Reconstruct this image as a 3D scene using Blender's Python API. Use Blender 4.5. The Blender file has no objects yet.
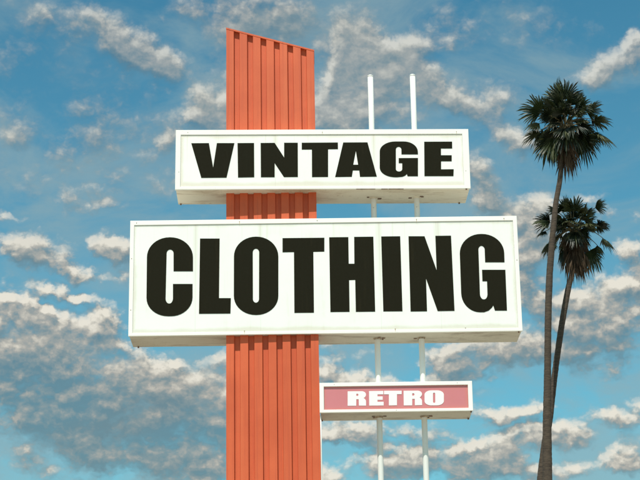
import bpy, bmesh, math, random
from mathutils import Vector, Matrix
from mathutils.geometry import tessellate_polygon
C = bpy.context.scene.collection
SC = bpy.context.scene
R = math.radians

# ------------------------------------------------------------------ helpers
def tag(o, label=None, cat=None, group=None, kind=None):
    if label: o['label'] = label
    if cat: o['category'] = cat
    if group: o['group'] = group
    if kind: o['kind'] = kind
    return o

def empty(name, loc, label, cat, group=None):
    o = bpy.data.objects.new(name, None); C.objects.link(o)
    o.location = loc; o.empty_display_size = .3
    return tag(o, label, cat, group)

def link(name, bm, mats, parent=None, smooth=False, matrix=None):
    me = bpy.data.meshes.new(name); bm.to_mesh(me); bm.free()
    for m in (mats if isinstance(mats, (list, tuple)) else [mats]): me.materials.append(m)
    if smooth:
        for p in me.polygons: p.use_smooth = True
    o = bpy.data.objects.new(name, me); C.objects.link(o)
    if parent: o.parent = parent
    if matrix is not None: o.matrix_local = matrix
    return o

def box(bm, x0, x1, y0, y1, z0, z1, mi=0, bevel=0):
    v = [bm.verts.new(p) for p in ((x0,y0,z0),(x1,y0,z0),(x1,y1,z0),(x0,y1,z0),(x0,y0,z1),(x1,y0,z1),(x1,y1,z1),(x0,y1,z1))]
    fs = [bm.faces.new([v[i] for i in q]) for q in ((0,3,2,1),(4,5,6,7),(0,1,5,4),(1,2,6,5),(2,3,7,6),(3,0,4,7))]
    for f in fs: f.material_index = mi
    if bevel:
        es = list({e for f in fs for e in f.edges})
        bmesh.ops.bevel(bm, geom=es, offset=bevel, segments=2, affect='EDGES', profile=.5)
    return fs

def tube(bm, pts, rad, n=16, cap=True, mi=0, squash=1.0):
    """tube along pts with per point radius"""
    rings = []
    for i, p in enumerate(pts):
        p = Vector(p)
        a = Vector(pts[max(i-1, 0)]); b = Vector(pts[min(i+1, len(pts)-1)])
        t = (b-a).normalized()
        s = Vector((0, 1, 0)) if abs(t.y) < .9 else Vector((1, 0, 0))
        u = t.cross(s).normalized(); w = t.cross(u).normalized()
        r = rad[i] if isinstance(rad, (list, tuple)) else rad
        rings.append([bm.verts.new(p + (u*math.cos(k*2*math.pi/n) + w*math.sin(k*2*math.pi/n))*r) for k in range(n)])
    for a, b in zip(rings, rings[1:]):
        for k in range(n):
            f = bm.faces.new((a[k], a[(k+1) % n], b[(k+1) % n], b[k])); f.smooth = True; f.material_index = mi
    if cap:
        f = bm.faces.new(rings[0]); f.material_index = mi
        f = bm.faces.new(list(reversed(rings[-1]))); f.material_index = mi
    bmesh.ops.recalc_face_normals(bm, faces=bm.faces)

class NT:
    """tiny node-tree helper"""
    def __init__(s, tree): s.t = tree; s.n = tree.nodes; s.l = tree.links
    def add(s, kind, **kw):
        n = s.n.new(kind)
        for k, v in kw.items():
            if k.startswith('i_'):
                n.inputs[k[2:].replace('_', ' ')].default_value = v
            else: setattr(n, k, v)
        return n
    def put(s, v, sock):
        if hasattr(v, 'links') or isinstance(v, bpy.types.NodeSocket): s.l.new(v, sock)
        else: sock.default_value = v
    def math(s, op, a, b=None, c=None, clamp=False):
        n = s.n.new('ShaderNodeMath'); n.operation = op; n.use_clamp = clamp
        s.put(a, n.inputs[0])
        if b is not None: s.put(b, n.inputs[1])
        if c is not None: s.put(c, n.inputs[2])
        return n.outputs[0]
    def vmath(s, op, a, b=None):
        n = s.n.new('ShaderNodeVectorMath'); n.operation = op
        s.put(a, n.inputs[0])
        if b is not None: s.put(b, n.inputs[1])
        return n.outputs['Vector']
    def mix(s, fac, a, b, blend='MIX'):
        n = s.n.new('ShaderNodeMix'); n.data_type = 'RGBA'; n.blend_type = blend
        s.put(fac, n.inputs[0])
        for v, i in ((a, 6), (b, 7)):
            if isinstance(v, (tuple, list)): v = (*v, 1) if len(v) == 3 else v
            s.put(v, n.inputs[i])
        return n.outputs[2]
    def noise(s, vec, scale, detail=4, rough=.5, dist=0, ntype='FBM'):
        n = s.n.new('ShaderNodeTexNoise'); n.noise_type = ntype
        n.inputs['Scale'].default_value = scale; n.inputs['Detail'].default_value = detail
        n.inputs['Roughness'].default_value = rough; n.inputs['Distortion'].default_value = dist
        if vec is not None: s.l.new(vec, n.inputs['Vector'])
        return n
    def ramp(s, fac, stops, interp='LINEAR'):
        n = s.n.new('ShaderNodeValToRGB'); n.color_ramp.interpolation = interp
        e = n.color_ramp.elements
        while len(e) < len(stops): e.new(.5)
        for el, (p, c) in zip(e, stops): el.position = p; el.color = (*c, 1) if len(c) == 3 else c
        s.put(fac, n.inputs[0]); return n.outputs[0]
    def smooth(s, v, lo, hi):
        n = s.n.new('ShaderNodeMapRange'); n.interpolation_type = 'SMOOTHSTEP'
        s.put(v, n.inputs[0]); n.inputs[1].default_value = lo; n.inputs[2].default_value = hi
        return n.outputs[0]

def new_mat(name):
    m = bpy.data.materials.new(name); m.use_nodes = True
    t = NT(m.node_tree); b = m.node_tree.nodes['Principled BSDF']
    return m, t, b

def scaled(t, coord, sx, sy, sz):
    n = t.add('ShaderNodeMapping'); n.inputs['Scale'].default_value = (sx, sy, sz)
    t.l.new(coord, n.inputs['Vector']); return n.outputs[0]

# ---------------------------------------------------------------- materials
def painted(name, col, dirt=(.35, .22, .12), dirt_amt=.35, streak=.5, rough=.42, rust=0.0, bump=.05, edge=None, joints=(), patch=0.0):
    m, t, b = new_mat(name)
    co = t.add('ShaderNodeTexCoord').outputs['Object']
    n1 = t.noise(scaled(t, co, 1, 1, 1), 1.7, 6, .6)
    n2 = t.noise(scaled(t, co, 14, 14, .9), 1.0, 5, .6)      # vertical runs
    n3 = t.noise(co, 34, 3, .6)
    fac = t.math('MULTIPLY', t.smooth(n2.outputs[0], .52, .86), t.math('MULTIPLY', t.smooth(n1.outputs[0], .42, .7), streak), clamp=True)
    c = t.mix(t.math('MULTIPLY', t.smooth(n1.outputs[0], .3, .75), dirt_amt*.35), col, tuple(x*y for x, y in zip(col, (.86, .83, .74))))
    c = t.mix(t.math('MULTIPLY', fac, dirt_amt), c, dirt)
    if patch:
        pn = t.noise(scaled(t, co, .9, 2.6, 1), 1.6, 7, .65, .6)
        c = t.mix(t.math('MULTIPLY', t.smooth(pn.outputs[0], .48, .68), patch), c, dirt)
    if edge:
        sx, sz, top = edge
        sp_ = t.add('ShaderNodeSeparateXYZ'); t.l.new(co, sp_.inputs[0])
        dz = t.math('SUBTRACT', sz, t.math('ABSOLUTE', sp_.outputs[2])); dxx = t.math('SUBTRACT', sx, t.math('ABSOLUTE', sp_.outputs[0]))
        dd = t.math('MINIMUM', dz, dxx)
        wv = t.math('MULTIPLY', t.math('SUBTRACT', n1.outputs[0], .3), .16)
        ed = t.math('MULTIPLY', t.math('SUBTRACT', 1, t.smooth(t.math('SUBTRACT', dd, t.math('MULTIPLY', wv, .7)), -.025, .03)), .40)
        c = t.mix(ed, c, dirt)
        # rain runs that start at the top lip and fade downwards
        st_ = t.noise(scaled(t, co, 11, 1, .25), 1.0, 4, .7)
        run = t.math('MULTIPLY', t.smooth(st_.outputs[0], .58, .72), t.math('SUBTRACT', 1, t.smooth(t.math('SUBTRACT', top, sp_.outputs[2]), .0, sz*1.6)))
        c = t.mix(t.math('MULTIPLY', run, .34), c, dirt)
        # joints between the sheets
        for jx in joints:
            jd = t.math('ABSOLUTE', t.math('SUBTRACT', sp_.outputs[0], jx))
            c = t.mix(t.math('MULTIPLY', t.math('SUBTRACT', 1, t.smooth(jd, .003, .008)), .18), c, (.45, .42, .36))
            c = t.mix(t.math('MULTIPLY', t.math('SUBTRACT', 1, t.smooth(t.math('ADD', jd, t.math('MULTIPLY', n1.outputs[0], .05)), .02, .08)), t.math('MULTIPLY', t.smooth(sp_.outputs[2], -sz, sz), .30)), c, dirt)
    if rust:
        sp = t.math('MULTIPLY', t.smooth(n3.outputs[0], .66, .72), t.smooth(n1.outputs[0], .5, .6))
        c = t.mix(t.math('MULTIPLY', sp, rust), c, (.16, .06, .025))
    t.l.new(c, b.inputs['Base Color'])
    t.l.new(t.math('ADD', t.math('MULTIPLY', n3.outputs[0], .2), rough-.1), b.inputs['Roughness'])
    bp = t.add('ShaderNodeBump'); bp.inputs['Strength'].default_value = bump; bp.inputs['Distance'].default_value = .02
    t.l.new(t.noise(co, 2.2, 4, .5).outputs[0], bp.inputs['Height']); t.l.new(bp.outputs[0], b.inputs['Normal'])
    return m

WHITE = (.80, .78, .70)
M_frame = painted('white_painted_metal', (.88, .865, .80), dirt_amt=.30, rust=.5)
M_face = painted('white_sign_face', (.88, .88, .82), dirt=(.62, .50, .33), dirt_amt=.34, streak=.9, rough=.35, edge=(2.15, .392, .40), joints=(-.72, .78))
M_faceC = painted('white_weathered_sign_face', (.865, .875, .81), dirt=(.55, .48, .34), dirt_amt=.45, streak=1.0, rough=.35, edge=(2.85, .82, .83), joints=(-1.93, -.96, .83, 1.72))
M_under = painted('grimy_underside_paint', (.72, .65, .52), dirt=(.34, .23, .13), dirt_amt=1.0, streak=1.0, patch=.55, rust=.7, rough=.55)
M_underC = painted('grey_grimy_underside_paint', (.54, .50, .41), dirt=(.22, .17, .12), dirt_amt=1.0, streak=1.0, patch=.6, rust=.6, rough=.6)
M_pole = painted('white_pole_paint', (.76, .76, .72), dirt=(.4, .3, .2), dirt_amt=.35, rust=.5, rough=.4)
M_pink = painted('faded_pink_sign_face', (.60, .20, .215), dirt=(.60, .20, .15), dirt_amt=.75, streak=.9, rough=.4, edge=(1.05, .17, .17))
M_black = painted('black_vinyl_lettering', (.0105, .0095, .0035), dirt=(.045, .034, .014), dirt_amt=.7, rough=.8, bump=.02)
M_black.node_tree.nodes['Principled BSDF'].inputs['Specular IOR Level'].default_value = .12
M_letw = painted('white_vinyl_lettering', (.86, .86, .82), dirt=(.7, .5, .4), dirt_amt=.2, rough=.4)

def mat_orange():
    m, t, b = new_mat('faded_orange_corrugated_paint')
    co = t.add('ShaderNodeTexCoord').outputs['Object']
    n1 = t.noise(co, .9, 6, .6); n2 = t.noise(scaled(t, co, 30, 30, .7), 1, 5, .65); n3 = t.noise(co, 60, 3, .7)
    c = t.mix(t.smooth(n1.outputs[0], .3, .7), (.55, .086, .022), (.66, .116, .034))
    c = t.mix(t.math('MULTIPLY', t.smooth(n2.outputs[0], .45, .8), .7), c, (.42, .060, .022))
    n4 = t.noise(scaled(t, co, 9, 9, .35), 1, 4, .6); c = t.mix(t.math('MULTIPLY', t.smooth(n4.outputs[0], .5, .75), .35), c, (.70, .165, .055))
    c = t.mix(t.math('MULTIPLY', t.smooth(n3.outputs[0], .45, .75), .18), c, (.36, .06, .025))
    t.l.new(c, b.inputs['Base Color']); b.inputs['Roughness'].default_value = .6
    bp = t.add('ShaderNodeBump'); bp.inputs['Strength'].default_value = .12; bp.inputs['Distance'].default_value = .01
    t.l.new(n2.outputs[0], bp.inputs['Height']); t.l.new(bp.outputs[0], b.inputs['Normal'])
    return m
M_orange = mat_orange()

def plain(name, col, rough=.7, var=.3, scale=6, trans=0):
    m, t, b = new_mat(name)
    co = t.add('ShaderNodeTexCoord').outputs['Object']
    n = t.noise(co, scale, 5, .6)
    c = t.mix(t.smooth(n.outputs[0], .3, .7), tuple(x*(1-var) for x in col), tuple(min(1, x*(1+var)) for x in col))
    t.l.new(c, b.inputs['Base Color']); b.inputs['Roughness'].default_value = rough
    if trans:
        out = m.node_tree.nodes['Material Output']
        tr = t.add('ShaderNodeBsdfTranslucent'); t.l.new(c, tr.inputs[0])
        mx = t.add('ShaderNodeMixShader'); mx.inputs[0].default_value = trans
        t.l.new(b.outputs[0], mx.inputs[1]); t.l.new(tr.outputs[0], mx.inputs[2]); t.l.new(mx.outputs[0], out.inputs[0])
    return m
M_rust = plain('rusty_steel', (.20, .12, .08), .8, .45, 20)
M_brk = plain('stained_bracket_steel', (.34, .27, .19), .8, .5, 25)
M_stain = plain('rust_stain', (.52, .36, .22), .8, .35, 30)
M_caulk = plain('dark_sealant', (.05, .045, .035), .8, .3, 20)
M_concrete = plain('concrete', (.33, .31, .28), .9, .2, 4)
M_leafA = plain('palm_leaf_green', (.027, .038, .012), .5, .35, 1.5, .20)
M_leafB = plain('palm_leaf_dark_green', (.013, .020, .008), .5, .35, 1.5, .15)
M_leafC = plain('palm_leaf_olive', (.055, .062, .020), .55, .3, 1.5, .25)
M_dead = plain('dead_palm_leaf', (.075, .046, .024), .85, .35, 2, .1)
M_stalk = plain('palm_leaf_stalk', (.13, .10, .045), .7, .3, 3)

def mat_trunk():
    m, t, b = new_mat('palm_bark')
    co = t.add('ShaderNodeTexCoord').outputs['Object']
    n = t.noise(scaled(t, co, 2, 2, 9), 2.2, 5, .65); n2 = t.noise(scaled(t, co, 12, 12, 1.0), 2, 4, .6)
    c = t.mix(t.smooth(n.outputs[0], .3, .7), (.036, .025, .017), (.082, .058, .038))
    c = t.mix(t.math('MULTIPLY', t.smooth(n2.outputs[0], .5, .7), .5), c, (.045, .033, .024))
    t.l.new(c, b.inputs['Base Color']); b.inputs['Roughness'].default_value = .9
    bp = t.add('ShaderNodeBump'); bp.inputs['Strength'].default_value = .6; bp.inputs['Distance'].default_value = .03
    t.l.new(n.outputs[0], bp.inputs['Height']); t.l.new(bp.outputs[0], b.inputs['Normal'])
    return m
M_bark = mat_trunk()

def mat_ground():
    m, t, b = new_mat('pale_dry_ground')
    co = t.add('ShaderNodeTexCoord').outputs['Object']
    n = t.noise(co, .05, 8, .6); n2 = t.noise(co, 2.5, 8, .7); n3 = t.noise(co, 40, 3, .6)
    c = t.mix(t.smooth(n.outputs[0], .35, .65), (.34, .29, .22), (.42, .38, .31))
    c = t.mix(t.math('MULTIPLY', t.smooth(n2.outputs[0], .4, .75), .4), c, (.24, .21, .165))
    c = t.mix(t.math('MULTIPLY', t.smooth(n3.outputs[0], .5, .7), .3), c, (.48, .44, .38))
    t.l.new(c, b.inputs['Base Color']); b.inputs['Roughness'].default_value = .95
    bp = t.add('ShaderNodeBump'); bp.inputs['Strength'].default_value = .3; bp.inputs['Distance'].default_value = .02
    t.l.new(n2.outputs[0], bp.inputs['Height']); t.l.new(bp.outputs[0], b.inputs['Normal'])
    return m

# ------------------------------------------------------------------- ground
bm = bmesh.new()
s = 4000
# gently radial grid so the sheet reaches the horizon
vs = [bm.verts.new((x, y, 0)) for x, y in ((-s, -s), (s, -s), (s, s), (-s, s))]
bm.faces.new(vs)
tag(link('ground', bm, mat_ground()), kind='structure')

# -------------------------------------------------------------------- pylon
PX, PY = -1.4118, 26.05
RW, GW, RD, DEPTH = .1160, .0924, .051, .50
pyl = empty('sign_pylon', (PX + .6822, PY + DEPTH/2, 0), 'tall orange corrugated metal pylon with a slanted top, rising behind the white signs', 'pylon')
def top_z(x):   # slanted top edge, x measured from the left edge
    return 13.668 - .2955*x
def build_pylon():
    prof = []
    x = 0.0
    W = RW*7 + GW*6
    sl = .006
    for i in range(7):
        prof += [(x, 0), (x+RW, 0)]
        x += RW
        if i < 6:
            prof += [(x+sl, RD), (x+GW-sl, RD)]
            x += GW
    back = [(px, DEPTH-py) for px, py in reversed(prof)]
    loop = prof + back
    bm = bmesh.new()
    ox, oy = -.6822, -DEPTH/2
    zs = [0, 3, 6, 8, 10, 12]
    rings = [[bm.verts.new((ox+px, oy+py, z)) for px, py in loop] for z in zs]
    rings.append([bm.verts.new((ox+px, oy+py, top_z(px))) for px, py in loop])
    n = len(loop)
    for a, b in zip(rings, rings[1:]):
        for k in range(n): bm.faces.new((a[k], a[(k+1) % n], b[(k+1) % n], b[k]))
    bmesh.ops.recalc_face_normals(bm, faces=bm.faces)
    link('corrugated_panel', bm, M_orange, pyl)
    # sloping cap plate, just proud of the ribs
    bm = bmesh.new()
    e = .004
    pts = [(-e, 0), (W+e, 0)]
    vv = []
    for y in (-e, DEPTH+e):
        for px, _ in pts:
            vv.append([bm.verts.new((ox+px, oy+y, top_z(px)+dz)) for dz in (-.014, .012)])
    (a, b, c, d) = vv
    for q in ((a[0], b[0], b[1], a[1]), (c[0], c[1], d[1], d[0]), (a[1], b[1], d[1], c[1]), (a[0], c[0], d[0], b[0]), (a[0], a[1], c[1], c[0]), (b[0], d[0], d[1], b[1])):
        bm.faces.new(q)
    bmesh.ops.recalc_face_normals(bm, faces=bm.faces)
    link('cap_plate', bm, M_orange, pyl)
    # white strip of old conduit down the right side
    bm = bmesh.new()
    pts = [(ox + W + .012 + random.uniform(-.002, .002), oy + .02, z*.35) for z in range(0, 21)] + [(ox+W+.012, oy+.02, 7.46)]
    tube(bm, pts, .012, 8)
    link('conduit', bm, M_pole, pyl)
    bm = bmesh.new(); box(bm, ox-.25, ox+W+.25, oy-.25, oy+DEPTH+.25, 0, .16, 0, .02)
    link('footing', bm, M_concrete, pyl)
random.seed(3)
build_pylon()

# -------------------------------------------------------------------- poles
POLE_Y = 26.35
for x, label in ((.832, 'white steel pole nearer the orange pylon, its bare tip above the top sign'),
                 (1.494, 'white steel pole farther from the orange pylon, carrying the right half of the signs')):
    t = empty('sign_pole', (x, POLE_Y, 0), label, 'pole', 'white poles carrying the signs')
    bm = bmesh.new(); tube(bm, [(0, 0, z) for z in (0, 3, 6, 9, 12, 12.925)], .043, 24)
    link('shaft', bm, M_pole, t)
    bm = bmesh.new(); tube(bm, [(0, 0, 12.926), (0, 0, 12.950), (0, 0, 12.958)], [.0436, .0436, .030], 24)
    link('end_cap', bm, M_pole, t)
    bm = bmesh.new(); box(bm, -.14, .14, -.14, .14, 0, .02, 0, .004)
    link('base_plate', bm, M_rust, t)

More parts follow.
